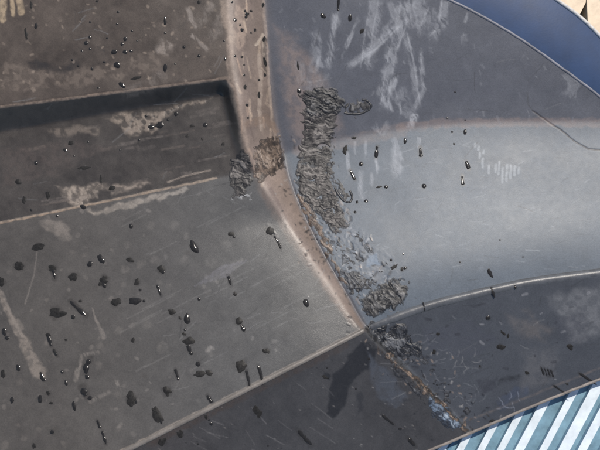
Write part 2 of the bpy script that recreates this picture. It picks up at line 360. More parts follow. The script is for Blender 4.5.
# -- left flange: wet smears, scratches, grit
patch([(362, 340), (378, 352), (374, 366), (352, 380), (346, 402), (333, 420), (325, 412), (327, 392), (332, 376), (348, 358)], WETC, .9, .1, .22, seed=151, edge=3)
patch([(354, 392), (362, 388), (364, 412), (358, 416)], (.026, .026, .028), .75, .2, .25, seed=152, edge=3)
patch([(365, 350), (390, 372), (410, 396), (396, 410), (375, 396), (370, 375)], (.060, .066, .078), .8, .4, .3, seed=153)
patch([(322, 372), (330, 376), (330, 382), (322, 379)], WETC, .8, .1, .25, seed=154, edge=2)
for i in range(20):
    x, y = random.uniform(190, 330), random.uniform(380, 450)
    if y > v4(x) + 14: stroke([(x, y), (x + random.uniform(8, 26), y + random.uniform(4, 16))], .8, (.16, .155, .155), random.uniform(.2, .5), .6, seed=155 + i)
for i in range(130):
    x, y = random.uniform(140, 440), random.uniform(340, 450)
    if y > v4(x) + 6 and x < float(uS(y)) - 3: stroke([(x, y), (x + 1, y + .6)], random.uniform(.45, 1.0), random.choice([(.26, .25, .24), (.15, .14, .13), (.02, .02, .02), (.02, .02, .02)]), random.uniform(.2, .6), 0, seed=i)
# -- arch panel: wiped smears of pale residue
SM = [([(337, 10), (333, 35), (328, 72)], 4, .6), ([(378, -4), (372, 30), (366, 74)], 7, .55), ([(403, -4), (401, 22), (391, 55), (385, 85), (382, 116)], 6, .6), ([(402, 22), (375, 48), (344, 70)], 4, .55),
    ([(404, 30), (412, 62), (419, 106)], 4, .5), ([(420, 48), (424, 88), (412, 114)], 3, .5), ([(397, 76), (385, 100), (392, 116)], 4, .6), ([(419, -4), (426, 38)], 8, .5), ([(446, -4), (442, 24), (430, 42)], 5, .55),
    ([(314, 30), (317, 42), (312, 78)], 5, .4), ([(354, 30), (344, 52)], 2, .5), ([(322, 56), (320, 68)], 4, .5), ([(398, 86), (406, 110), (404, 120)], 9, .35), ([(408, 0), (412, 30)], 5, .45), ([(388, 0), (395, 18), (376, 44)], 4, .4),
    ([(416, 113), (412, 122), (409, 129)], 4, .95), ([(396, 136), (397, 160), (396, 180)], 5.5, .6), ([(352, 30), (360, 18)], 1.5, .3), ([(436, 8), (424, 30)], 8, .35), ([(372, 124), (382, 132), (390, 122)], 4, .35), ([(366, 140), (366, 156)], 1.6, .4),
    ([(355, 140), (355, 156)], 1.5, .4), ([(347, 150), (349, 176)], 2, .55), ([(376, 155), (378, 172)], 2, .5), ([(419, 136), (419, 150)], 1.8, .5), ([(362, 168), (361, 195), (366, 200)], 3, .5), ([(372, 172), (371, 186)], 1.6, .4),
    ([(468, 13), (464, 24)], 1.5, .5), ([(464, 34), (465, 42)], 3, .3), ([(430, 50), (434, 52)], 3, .3), ([(486, 186), (487, 187)], 4, .6), ([(299, 60), (300, 85)], 5, .3), ([(565, 72), (574, 84), (568, 100)], 7, .3), ([(330, 78), (300, 84)], 8, .25)]
for i, (P, wdt, al) in enumerate(SM):
    stroke(P, wdt * 1.35, PALE, al * .75, .2, .6, seed=200 + i, wipe=True)
    for k in range(2):   # streaky companions of every wipe
        o = random.uniform(-wdt, wdt); stroke([(x + o, y + random.uniform(-4, 4)) for x, y in P], 1.3, (.46, .47, .49), al * .55, .5, .6, seed=260 + i * 3 + k, wipe=True)
# dried tick marks
for x, y0, y1 in ((489, 166, 173), (496, 165, 172), (499, 162, 174), (503, 168, 182), (507, 165, 181), (511, 166, 178), (515, 166, 175), (519, 168, 173), (480, 153, 158), (483, 159, 167), (475, 144, 147), (479, 147, 150), (484, 151, 153)):
    stroke([(x, y0), (x - .5, y1)], 1.6, (.40, .43, .46), .5, .3, seed=int(x))
stroke([(533, 111), (548, 122), (562, 131), (574, 141), (588, 149), (600, 150)], 1.1, (.035, .03, .03), .75, .1, hgt=-.3, seed=305)
stroke([(527, 92), (528, 104), (533, 111)], .9, (.05, .05, .05), .5, .2, seed=306)
# warm sun highlight painted along the soft crease; painted sky sheen on the shelf below
stroke([(300, 152), (350, 140), (400, 131)], 9, (.24, .19, .165), .45, .4, seed=311)
stroke([(400, 127), (450, 123), (560, 122), (640, 124)], 6, (.25, .18, .15), .5, .3, seed=312)
patch([(300, 40), (330, 80), (345, 130), (300, 160), (284, 120), (272, 20)], (.24, .18, .15), .5, .5, seed=313, edge=12)
patch([(440, 190), (600, 160), (640, 250), (480, 265), (420, 250)], (.130, .150, .170), .4, .1, seed=314, edge=25, sc=30)
for i in range(120):
    x, y = random.uniform(345, 600), random.uniform(140, 300)
    if y < vb(x) - 8: stroke([(x, y), (x + random.uniform(2, 14), y + random.uniform(-4, 2))], .7, random.choice([(.30, .32, .34), (.06, .065, .075)]), random.uniform(.15, .45), .4, seed=i)
for i in range(60):
    x, y = random.uniform(280, 590), random.uniform(0, 120)
    if y > varc(x) + 8: stroke([(x, y), (x + random.uniform(-3, 3), y + random.uniform(1, 5))], random.uniform(.7, 1.6), (.22, .225, .24), random.uniform(.2, .5), .4, seed=i)
# flaky residue beside the seam
patch([(318, 190), (338, 196), (360, 225), (378, 248), (402, 262), (400, 282), (370, 290), (352, 292), (336, 262), (322, 225)], (.125, .140, .160), .6, .75, .5, hgt=.5, seed=321, sc=4)
patch([(366, 255), (378, 252), (380, 264), (366, 266)], (.13, .17, .22), .8, .1, seed=322, edge=2)
patch([(372, 262), (386, 268), (380, 286), (372, 280)], (.15, .155, .165), .6, .2, seed=323, edge=2)
for i in range(60):
    t = random.random(); x = 322 + t * 70 + random.uniform(-18, 14); y = 195 + t * 95 + random.uniform(-8, 8)
    if x > float(uS(y)) + 3: stroke([(x, y), (x + random.uniform(-3, 3), y + random.uniform(-3, 5))], random.uniform(1, 2.4), random.choice([(.022, .022, .025), (.26, .27, .29), (.20, .17, .15), (.035, .035, .04), (.05, .052, .06)]), .75, .2, hgt=random.uniform(-.6, .6), seed=330 + i)
def near_seam():
    y = random.choice([random.uniform(130, 328), random.uniform(180, 300), random.uniform(330, 430)]); o = random.gauss(0, 1)
    return float(uS(y)) + (14 + 20 * o if y < 328 else 12 + 22 * o) * (.9 if y > 180 else .5) + (22 if y < 180 else 0), y
for i in range(420):
    x, y = near_seam(); a_ = random.uniform(0, 6.28); l = random.uniform(.4, 3.2)
    stroke([(x, y), (x + l * math.cos(a_), y + l * math.sin(a_))], random.uniform(.6, 1.5), random.choice([(.016, .016, .017), (.016, .016, .017), (.03, .028, .027), (.26, .25, .24), (.22, .17, .135)]), random.uniform(.4, .95), .2, random.choice([.25, .5]), hgt=random.uniform(-.3, .5), seed=500 + i)
for i in range(150):
    x, y = random.choice([(random.uniform(120, 345), random.uniform(185, 400)), (random.uniform(300, 590), random.uniform(20, 290)), (random.uniform(380, 590), random.uniform(300, 400)), (random.uniform(10, 215), random.uniform(5, 210))])
    a_ = random.gauss(-.5, .5); l = random.uniform(5, 26); c_ = random.choice([(.19, .19, .19), (.03, .03, .03)])
    P = [(x, y), (x + l * .5 * math.cos(a_), y + l * .5 * math.sin(a_) + random.uniform(-1, 1)), (x + l * math.cos(a_), y + l * math.sin(a_))]
    stroke(P, .65, c_, random.uniform(.2, .55), .4, hgt=-.05, seed=950 + i)
# -- right flange
for P, c, al in (([(500, 312), (540, 322), (548, 345), (520, 340)], (.17, .145, .125), .5), ([(420, 330), (470, 318), (500, 340), (470, 360), (425, 350)], (.055, .058, .070), .6), ([(545, 296), (600, 284), (640, 330), (570, 345)], (.17, .172, .178), .9),  # the large pale grey patch is painted sheen
    ([(520, 350), (560, 345), (560, 385), (520, 395)], (.14, .135, .135), .5), ([(498, 380), (520, 372), (524, 378), (500, 388)], WETC, .7), ([(505, 392), (528, 384), (528, 394), (512, 404), (500, 412), (496, 402)], (.045, .056, .085), .5),
    ([(475, 380), (500, 375), (498, 388), (480, 394)], (.035, .036, .042), .7), ([(550, 318), (590, 310), (590, 340), (565, 345)], (.05, .052, .062), .45), ([(520, 310), (528, 308), (554, 330), (548, 336)], (.22, .18, .15), .45)):
    patch(P, c, al * (.55 if c[0] > .13 else 1), .5, seed=int(P[0][0]) + 3, edge=8 if c[0] > .13 else 3)
def crackle(x0, y0, x1, y1, n, c):
    for i in range(n):
        x, y = random.uniform(x0, x1), random.uniform(y0, y1); P = [(x, y)]
        a_ = random.uniform(0, 6.28)
        for k in range(3): a_ += random.uniform(-.7, .7); x += 3.6 * math.cos(a_); y += 3.0 * math.sin(a_); P.append((x, y))
        stroke(P, .7, c, .32, .8, hgt=.05, seed=400 + i)
crackle(456, 356, 476, 368, 7, (.34, .33, .32)); crackle(455, 385, 482, 420, 9, (.24, .25, .26)); crackle(428, 340, 450, 385, 6, (.28, .28, .29)); crackle(500, 395, 520, 412, 6, (.34, .36, .42)); crackle(420, 330, 440, 350, 6, (.2, .2, .21))
for i in range(60):
    x, y = random.uniform(375, 600), random.uniform(290, 420)
    if vb(x) + 8 < y < vedge(x) - 4: stroke([(x, y), (x + random.uniform(-3, 6), y + random.uniform(-2, 3))], random.uniform(.7, 2), random.choice([(.25, .25, .26), (.03, .03, .034), (.03, .03, .034)]), random.uniform(.3, .8), .3, seed=i)
stroke([(470, 420), (530, 396), (600, 368)], 1.6, (.16, .13, .11), .35, .6, seed=431)
# ------------------------------------------------------------------ water: where each drop lies (built further down), with the damp dust round it
def region(u, v):
    if v > float(vb(u)) and u > float(uS(v)): return 'E'
    if u > float(uS(v)): return 'A' if v < float(vc(u)) else 'B'
    if u > float(uL(v)) - 3 and v < 328: return 'S'
    if v < v1(u): return 'U'
    if v < v3(u): return 'G'
    if v < v4(u): return 'L'
    return 'F'
PLACE = dict(U='on the brown upper panel', S='on the tan vertical step', G='in the dark recess on the left', L='on the grey lower panel',
             A='on the upper right arch panel above the crease', B='on the pale shelf above the rib', E='on the flange below the rib', F='on the dark flange at the bottom')
_n = [0]; QUEUE = []
def where(u, v, g):
    t = PLACE[g]
    if g == 'L': t += ', ' + ('at photo left' if u < 62 else 'over the folded edge' if v4(u) - v < 46 else 'close under the ridge' if v - v3(u) < 60 else 'in its middle' if u < 200 else 'near its slanted end')
    elif g == 'U': t += ', ' + ('near the left edge' if u < 70 else 'in the loose cluster' if 78 < u < 140 and 30 < v < 75 else 'close to the step' if u > 160 else 'outside the cluster')
    elif g == 'S': t += ', ' + ('in the dense top group' if v < 40 else 'below the dense top group')
    elif g == 'G': t += ', ' + ('left half' if u < 108 else 'right half')
    elif g == 'B': t += ', ' + ('right of pale streaks' if u > 430 else 'by the seam' if v > 230 else 'among pale streaks')
    return t
def sized(a, b):
    r = math.sqrt(a * b); q = max(a, b) / min(a, b)
    return ('tiny' if r < 1.7 else 'small' if r < 3 else 'broad' if r < 5 else 'large') + (' long' if q > 1.6 else '')
def drop(u, v, a, b=None, rot=0, kind='bead', label=None):
    _n[0] += 1; n = _n[0]; b = b or a; g = region(u, v); k = kind == 'bead'
    stroke([(u, v), (u + .3, v + .3)], max(min(a, b) * (1.2 if k else 1.35), 1.2), (.03, .028, .026), .55, .35, .3, seed=n)
    def build():
        me = blob(u, v, a, b, rot, None, n) if k else blob(u, v, a, b, rot, .10 * min(a, b) + .06, n, irr=.62, mat=M_WET, lean=.1)
        w_ = 'glinting water bead' if k else 'flat dark wet spot'
        t = f'{sized(a, b)} {w_} {where(u, v, g)}'
        link('water_drop' if k else 'wet_spot', me, label=label or t, category='water drop' if k else 'wet spot', group=t if not label else f'{w_}s {PLACE[g]}')
    QUEUE.append(build)
def drip(P, R, label=None, mat=None, dz=0):
    _n[0] += 1; n = _n[0]; g = region(*P[0])
    if not dz: stroke(P, float(np.max(R)) * 1.35 + .3, (.03, .028, .026), .55, .35, .3, seed=n)
    def build():
        t = f'thin dark water run {where(*P[0], g)}'
        link('water_run', run(P, R, n, mat=mat, dz=dz), label=label or t, category='water run', group=t if not label else f'water runs {PLACE[g]}')
    QUEUE.append(build)
W = 'wet'
# upper panel
for q in ((90, 37, 2.0), (86, 43, 2.4), (90, 49, 1.6), (82, 51, 1.4), (125, 39, 2.2, 2.8), (122, 44, 2.0), (114, 52, 3.8, 2.8), (125, 52, 2.6), (131, 51, 1.8), (104, 62, 1.4), (92, 69, 1.8), (118, 12, 1.4), (90, 22, 1.3), (117, 24, 1.4),
          (107, 38, 1.3), (132, 31, 1.2), (165, 33, 1.4), (175, 64, 1.2), (184, 47, 1.9), (199, 56, 1.9), (72, 60, 1.4), (78, 66, 1.4), (98, 88, 1.3), (137, 41, 1.1)): drop(*q)
drop(117, 65, 4.4, 3.4, 15, label='largest water bead on the brown upper left panel')
drop(36, 26, 1.8, 4.4, 8, label='golden glinting oval drop near the top left corner')
drop(122, 85, 5, 2.6, 40, label='pale drop touching the upper lip of the recess')
drop(165, 21, 1.8, 5, 0, label='tall thin drop on the upper left panel, upper of two in a column')
drop(165, 68, 2.4, 5, 0, label='tall thin drop just above the recess, lower of two in a column')
for q in ((31, 5, 1.8, 5, 0, W), (26, 34, 1.8, 8, -8, W), (136, 78, 8.5, 1.8, -10, W), (199, 2, 2, 3.4, 10, W), (97, 1, 2.5, 1.2, 0, W)): drop(*q)
# step
for q in ((235, 20, 2.0), (242, 30, 2.2), (240, 25, 1.3), (245, 11, 1.6), (246, 17, 1.9), (224, 41, 1.2), (225, 59, 1.4, 2.2), (235, 56, 1.4), (242, 57, 1.5), (244, 65, 1.0, 2), (244, 75, 1.5), (247, 105, 1.9), (255, 30, 1.5, 2.2), (259, 80, 1.4),
          (265, 75, 1.4, 2.4), (232, 2, 1.5), (248, 118, 1.3), (247, 14, 2.4), (251, 33, 1.2), (279, 166, 1.6, 3)): drop(*q)
for q in ((245, 87, 2.4, 2.6, 0, W), (264, 39, 2.2, 3.2, 0, W), (265, 62, 2, 6, -8, W), (259, 95, 1.5, 5, 0, W), (263, 5, 1.6, 3.4, 0, W), (251, 11, 2, 1.5, 0, W)): drop(*q)
# recess
drop(160, 125, 5, 4, -15, label='big bright water bead at the end of the scraped patch in the recess')
for q in ((151, 127, 3.2, 3), (176, 114, 2.6), (205, 125, 2.6, 2.8), (36, 163, 2.4), (65, 150, 2.4, 1.8), (74, 156, 1.2), (31, 210, 1.5), (57, 216, 1.5), (168, 120, 1.8), (139, 140, 1.5), (146, 116, 1.8), (120, 150, 1.2), (88, 142, 1.2)): drop(*q)
for q in ((192, 126, 3.6, 2, 0, W), (187, 136, 2.4, 2, 0, W), (202, 139, 1.6, 1.6, 0, W), (223, 144, 2, 3, 20, W), (24, 200, 2.4, 5, 5, W), (48, 195, 3, 5, 0, W), (18, 182, 4, 3, 20, W), (71, 143, 3.5, 3, 0, W), (112, 188, 4, 3, 0, W), (101, 180, 1.6, 7, 0, W), (84, 168, 9, 2, -5, W)): drop(*q)
drop(83, 207, 4, 2.4, 15, label='cream glinting drop sitting on the ridge under the recess')
# arch panel
drop(323, 16, 3.8, 2.6, 40, label='dark drop near the top edge, left of a pair on the arch panel')
drop(350, 18, 2.4, 4.2, 5, label='dark drop near the top edge, right of a pair on the arch panel')
drop(362, 31, 2.2, 4.2, 40, W, label='slanted dark wet spot between the pale wiped smears')
drip([(339, -4), (338, 9)], 1.3)
for q in ((455, 92, 1.2, 1), (299, 91, 2.4, 3), (338, 10, 1.2), (447, 118, 1)): drop(*q)
drop(298, 66, 1.4, 6, -5, W)
# shelf
for q in ((361, 164, 2.8, 2.4), (386, 187, 2.6, 2.2), (424, 186, 3, 2.8), (405, 141, 2, 3.6), (357, 202, 1.6, 2), (366, 201, 2.6, 1.9), (355, 212, 1.8), (452, 132, 1.3), (465, 120, 1), (454, 144, 1.2, 1.8), (465, 132, 2.2, 3), (460, 262, 1), (500, 240, 1), (523, 257, 1), (405, 268, 1.8), (391, 260, 1.6), (403, 254, 1, 2)): drop(*q)
for q in ((354, 138, 3, 2, 0, W), (345, 150, 3, 5.5, 5, W), (379, 187, 4, 1.6, -8, W), (394, 267, 5, 2.2, -35, W), (402, 269, 2, 3, 20, W)): drop(*q)
drop(490, 273, 2.6, 5.6, -22, label='lone dark drop just above the rib')
drip([(377, 146), (376, 158)], 1.8); drip([(350, 170), (355, 180)], 1.6); drip([(420, 148), (421, 157)], [1.4, 2.2]); drip([(466, 161), (469, 169)], [1.6, 2.2]); drip([(462, 176), (463, 185)], [1.4, 2])
# flange right
drop(488, 318, 3, 2.6, 20, label='cream glinting drop on the flange just below the rib')
for q in ((501, 347, 6, 3.2, 5, W), (570, 347, 5, 3, 25, W), (527, 373, 3, 2, 20, W), (567, 384, 2.6, 1.2, 20, W), (503, 333, 5, 1.6, 40, W), (508, 336, 1.6, 3, 20, W), (438, 334, 2.4, 2, 0, W), (434, 352, 2.4, 3, 0, W), (492, 421, 4, 2, -15, W), (480, 366, 1.6, 1.2, 0, W)): drop(*q)
for k in range(4): drip([(541 + k * 3.2, 367 + k), (544 + k * 3.2, 375 + k * .8)], 1.1, label='short dark dash in the row of four on the right flange')
drip([(553, 385), (566, 394)], 1.1, label='long thin water run near the flange edge, left of two'); drip([(579, 373), (597, 385)], 1.2, label='long thin water run near the flange edge, right of two')
drip([(491, 287), (495, 298)], 1.5, label='dark water run crossing the middle of the rib', dz=1.7); drip([(423, 302), (425, 311)], 1.1, label='dark water run crossing the rib near its left end', dz=1.7); drip([(514, 283), (516, 289)], 1.0, label='faint dark mark crossing the rib right of the middle', dz=1.7)
# lower panel: flat wet spots
for q in ((38, 247, 9, 4, -4), (19, 266, 6.4, 5, 25), (1, 282, 4, 6, 0), (52, 268, 4.4, 4, 20), (73, 277, 5.4, 5, 0), (130, 260, 4.4, 3, 10), (137, 282, 3.2, 4.4, 0), (116, 302, 6, 5, 0), (57, 313, 9.5, 6, -8), (80, 301, 2.2, 1.8, 0), (48, 335, 3.4, 2.4, 0),
          (172, 312, 4.4, 3.8, 0), (239, 321, 4, 5, -20), (3, 374, 3, 5, 0), (48, 393, 2.6, 2.6, 0), (51, 403, 2.8, 1.6, 0), (131, 399, 6, 9, -15), (133, 340, 2.6, 3, 0), (189, 341, 7.5, 4.5, 0), (200, 374, 8, 3.6, -8), (209, 373, 4.6, 3.4, 20),
          (167, 391, 5, 5.4, -20), (241, 366, 7, 7, -20), (266, 351, 4.2, 3.6, 30), (34, 446, 2.4, 3.6, 0), (184, 334, 2.6, 2, 20), (180, 318, 2.6, 1.8, 30), (66, 340, 2, 1.4, 0), (55, 352, 2, 4, -20), (231, 234, 3.6, 3, 30), (104, 280, 5, 5, 20), (101, 284, 4, 2.4, 0), (161, 269, 4.4, 4.6, 0), (270, 231, 5, 5, -10), (235, 294, 2.2, 3, -20)): drop(*q, kind=W) if len(q) == 5 else None
for q in ((90, 264, 3.6, 3.2), (73, 317, 2.6), (131, 226, 2.4, 3), (163, 272, 2, 2.4), (234, 237, 1.6, 1.8), (140, 290, 1.6), (185, 330, 1.6), (199, 299, 2), (7, 338, 2.6), (18, 368, 2.4, 4.4, -15), (4, 332, 2.6, 5, -10), (62, 372, 2), (66, 383, 1.8, 3.6, -15), (12, 400, 2.6, 4), (40, 399, 2.6, 5.4),
          (74, 406, 2.4, 6, -5), (52, 432, 2.6), (42, 377, 2.6, 6, -20), (191, 353, 2.2, 3), (198, 364, 3, 3.2), (144, 301, 1.8), (44, 380, 1.8), (104, 285, 2.2, 4.4, -30), (87, 377, 2.8, 2.6), (90, 398, 2.8, 2.6), (136, 402, 1.2, 2.4), (189, 321, 1.8), (244, 329, 1.8, 3.4, -10), (178, 379, 1.4, 2), (280, 245, 1.2, 2), (272, 233, 1.5)): drop(*q)
drop(101, 259, 3.4, 6.2, -25, label='plump drop with a bright foot in the middle of the grey lower panel')
drop(135, 301, 8, 4, -8, label='wide water drop joined to a flat wet spot, centre of lower panel')
drop(194, 247, 4.4, 8, -32, label='large slanted oval drop with bright tip near the ridge')
drop(187, 319, 4, 6, -8, label='upright oval drop left of centre of the grey panel')
drop(306, 303, 3.2, 5.4, -10, label='lone oval drop near the slanted right edge of grey panel')
drop(157, 415, 5, 12, -22, W, label='long dark wet streak just above the folded edge')
drop(161, 421, 1.8, 4, -15)
drip([(70, 301), (78, 309), (86, 316)], 2.6, label='diagonal dark water run on the left of the lower panel'); drip([(53, 270), (55, 279)], [2.5, 1.2]); drip([(48, 335), (51, 346)], 1.8); drip([(53, 350), (57, 356)], 1.6)
drip([(157, 285), (161, 296)], 1.5); drip([(228, 276), (231, 285)], [1.6, 2]); drip([(274, 236), (278, 242), (281, 249)], [1.8, 1.4, 1.2]); drip([(90, 359), (86, 366), (86, 374)], 3, label='curved dark water run inside a pale dried ring'); drip([(82, 388), (86, 396)], [2.2, 4])
drip([(97, 420), (100, 428)], 1.7); drip([(102, 431), (106, 444)], 1.6); drip([(175, 369), (178, 378)], 1.7); drip([(246, 370), (248, 378), (250, 388)], [2.2, 1.4, 2], label='water run spilling from a wet spot over the folded edge'); drip([(258, 365), (261, 375), (263, 385)], 1.7, label='thin water run crossing the folded edge, right of a bigger one')
drip([(207, 395), (212, 403)], 2); drip([(241, 325), (244, 331)], 2); drip([(188, 345), (190, 352)], 2.2)
# flange left
drop(257, 411, 6.4, 4.4, 20, W, label='dark wet blot left of centre on the bottom flange')
for q in ((180, 434, 4.6, 4, 0, W), (162, 442, 5, 4.6, 0, W), (259, 416, 2.4, 3, 0, W), (325, 377, 4.6, 2, 15, W), (206, 417, 2, 3, -10, W)): drop(*q)
for q in ((211, 424, 2), (369, 359, 2, 1.4), (400, 429, 2.4, 1.6), (305, 437, 1.5, 2), (356, 389, 1.3), (209, 420, 1.3), (198, 444, 1.2), (268, 446, 1.2), (327, 368, 1)): drop(*q)
drip([(298, 430), (304, 438), (312, 445)], [2, 3, 2.2], label='dark slanted water run at the bottom edge of the photo'); drip([(382, 415), (394, 425)], 1.6, label='short straight dark dash on the bottom flange'); drip([(408, 438), (415, 446)], 2.4, label='dark drop cluster on the bottom flange near its right edge')
warm = (sst(300, 40, U) * (isL | isF))[..., None]; C *= 1 - warm * (1 - np.array([1.03, .945, .865]))
C = np.clip(C, .008, .75); RG = np.clip(RG, .2, .85)

# ------------------------------------------------------------------ liner mesh parts cut from the one surface
liner = link('fender_liner', None, label='scuffed dusty black plastic fender liner with a melted repair seam', category='fender liner')
Zu = np.gradient(Z, gu, axis=1); Zv = np.gradient(Z, gv, axis=0)
NRM = np.stack([-Zu, Zv, np.ones_like(Z)], -1); NRM /= np.linalg.norm(NRM, axis=-1)[..., None]
# outer edges: pull the last row of points onto the edge curve
Uo, Vo = U.copy(), V_.copy()
out_t = varc(U) - V_; out_b = V_ - vedge(U)
for o, f in ((out_t, varc), (out_b, vedge)):
    sn = (o > 0) & (o < 1.2); Vo = np.where(sn, f(U), Vo)
gone = (out_t >= 1.2) | (out_b >= 1.2)
PW = world(Uo, Vo, Z)
cellbad = gone[:-1, :-1] | gone[1:, :-1] | gone[:-1, 1:] | gone[1:, 1:]
def cell(m): return m[:-1, :-1]
NV = U.shape[1]; IDX = np.arange(U.size).reshape(U.shape)
done = cellbad.copy()
for nm, m in (('upper_panel', isU), ('recess_wall', isW), ('recess_floor', isG), ('lower_panel', isL), ('step_wall', R_step), ('arch_panel', isA), ('arch_shelf', isB), ('lower_flange', isE), ('lower_flange', np.ones_like(isE))):
    cm = cell(m) & ~done; done |= cm
    jj, ii = np.nonzero(cm)
    F = np.stack([IDX[jj, ii], IDX[jj + 1, ii], IDX[jj + 1, ii + 1], IDX[jj, ii + 1]], 1)
    used, inv = np.unique(F.ravel(), return_inverse=True); F = inv.reshape(-1, 4)
    me = mesh_np(nm, PW.reshape(-1, 3)[used], F, M_PL, C.reshape(-1, 3)[used], RG.ravel()[used], NRM.reshape(-1, 3)[used])
    link(nm, me, liner)
def zat(u, v):
    u = np.asarray(u, float); v = np.asarray(v, float)
    i = np.clip(np.searchsorted(gu, u) - 1, 0, len(gu) - 2); j = np.clip(np.searchsorted(gv, v) - 1, 0, len(gv) - 2)
    a = np.clip((u - gu[i]) / (gu[i + 1] - gu[i]), 0, 1); b = np.clip((v - gv[j]) / (gv[j + 1] - gv[j]), 0, 1)
    return (Z[j, i] * (1 - a) + Z[j, i + 1] * a) * (1 - b) + (Z[j + 1, i] * (1 - a) + Z[j + 1, i + 1] * a) * b
# rolled lips along both outer edges, with a skirt below (the sheet's thickness)
for nm, f, us, r, c in (('arch_lip', varc, np.arange(300, 719, 2.0), 1.5, (.17, .17, .19)), ('flange_lip', vedge, np.arange(-158, 719, 2.0), 1.7, (.19, .165, .145))):  # lighter lip colours paint in the sunlit edges
    vv = f(us) + (0 if nm == 'arch_lip' else 0); jit = (fbm(us / 5, us * 0, 9) - .5) * .8
    cc = np.array(c)[None] * (.6 + .8 * fbm(us / 7, us * 0 + 3, 4))[:, None]
    lip = link(nm, tube_mesh(nm, world(us, vv + jit, zat(us, vv) - .6), r * MM, M_PL, 10, cc, .45), liner)
    a = world(us, vv, zat(us, vv) - 1); b = a.copy(); b[:, 2] -= .012
    V = np.concatenate([a, b]); n = len(us); i = np.arange(n - 1)
    F = np.stack([i, i + 1, i + 1 + n, i + n], 1)
    link('skirt', mesh_np('skirt', V, F, M_PL, np.tile([.04, .04, .045], (len(V), 1)), np.full(len(V), .5)), lip)
# the rib
us = np.concatenate([np.arange(366, 610, 1.5), np.arange(612, 719, 5)])
vv = vb(us); rr = (5.2 + (fbm(us / 8, us * 0, 2) - .5) * .5 - 1.2 * sst(400, 366, us)) * MM
cc = np.array([.085, .088, .094])[None] * (.7 + .6 * fbm(us / 6, us * 0 + 5, 8))[:, None]
link('rib', tube_mesh('rib', world(us, vv, zat(us, vv) - 3.3), rr, M_PL, 20, cc, .34), liner)
# rounded bead of the fold between lower panel and left flange
us = np.concatenate([np.arange(-150, 60, 6), np.arange(60, 364, 1.5)]); vv = v4(us) + 1.5
cc = np.array([.155, .138, .122])[None] * (.7 + .6 * fbm(us / 6, us * 0 + 5, 8))[:, None]
link('fold_bead', tube_mesh('fold_bead', world(us, vv, zat(us, vv) - 1.0), 2.6 * MM, M_PL, 16, cc, .42), liner)

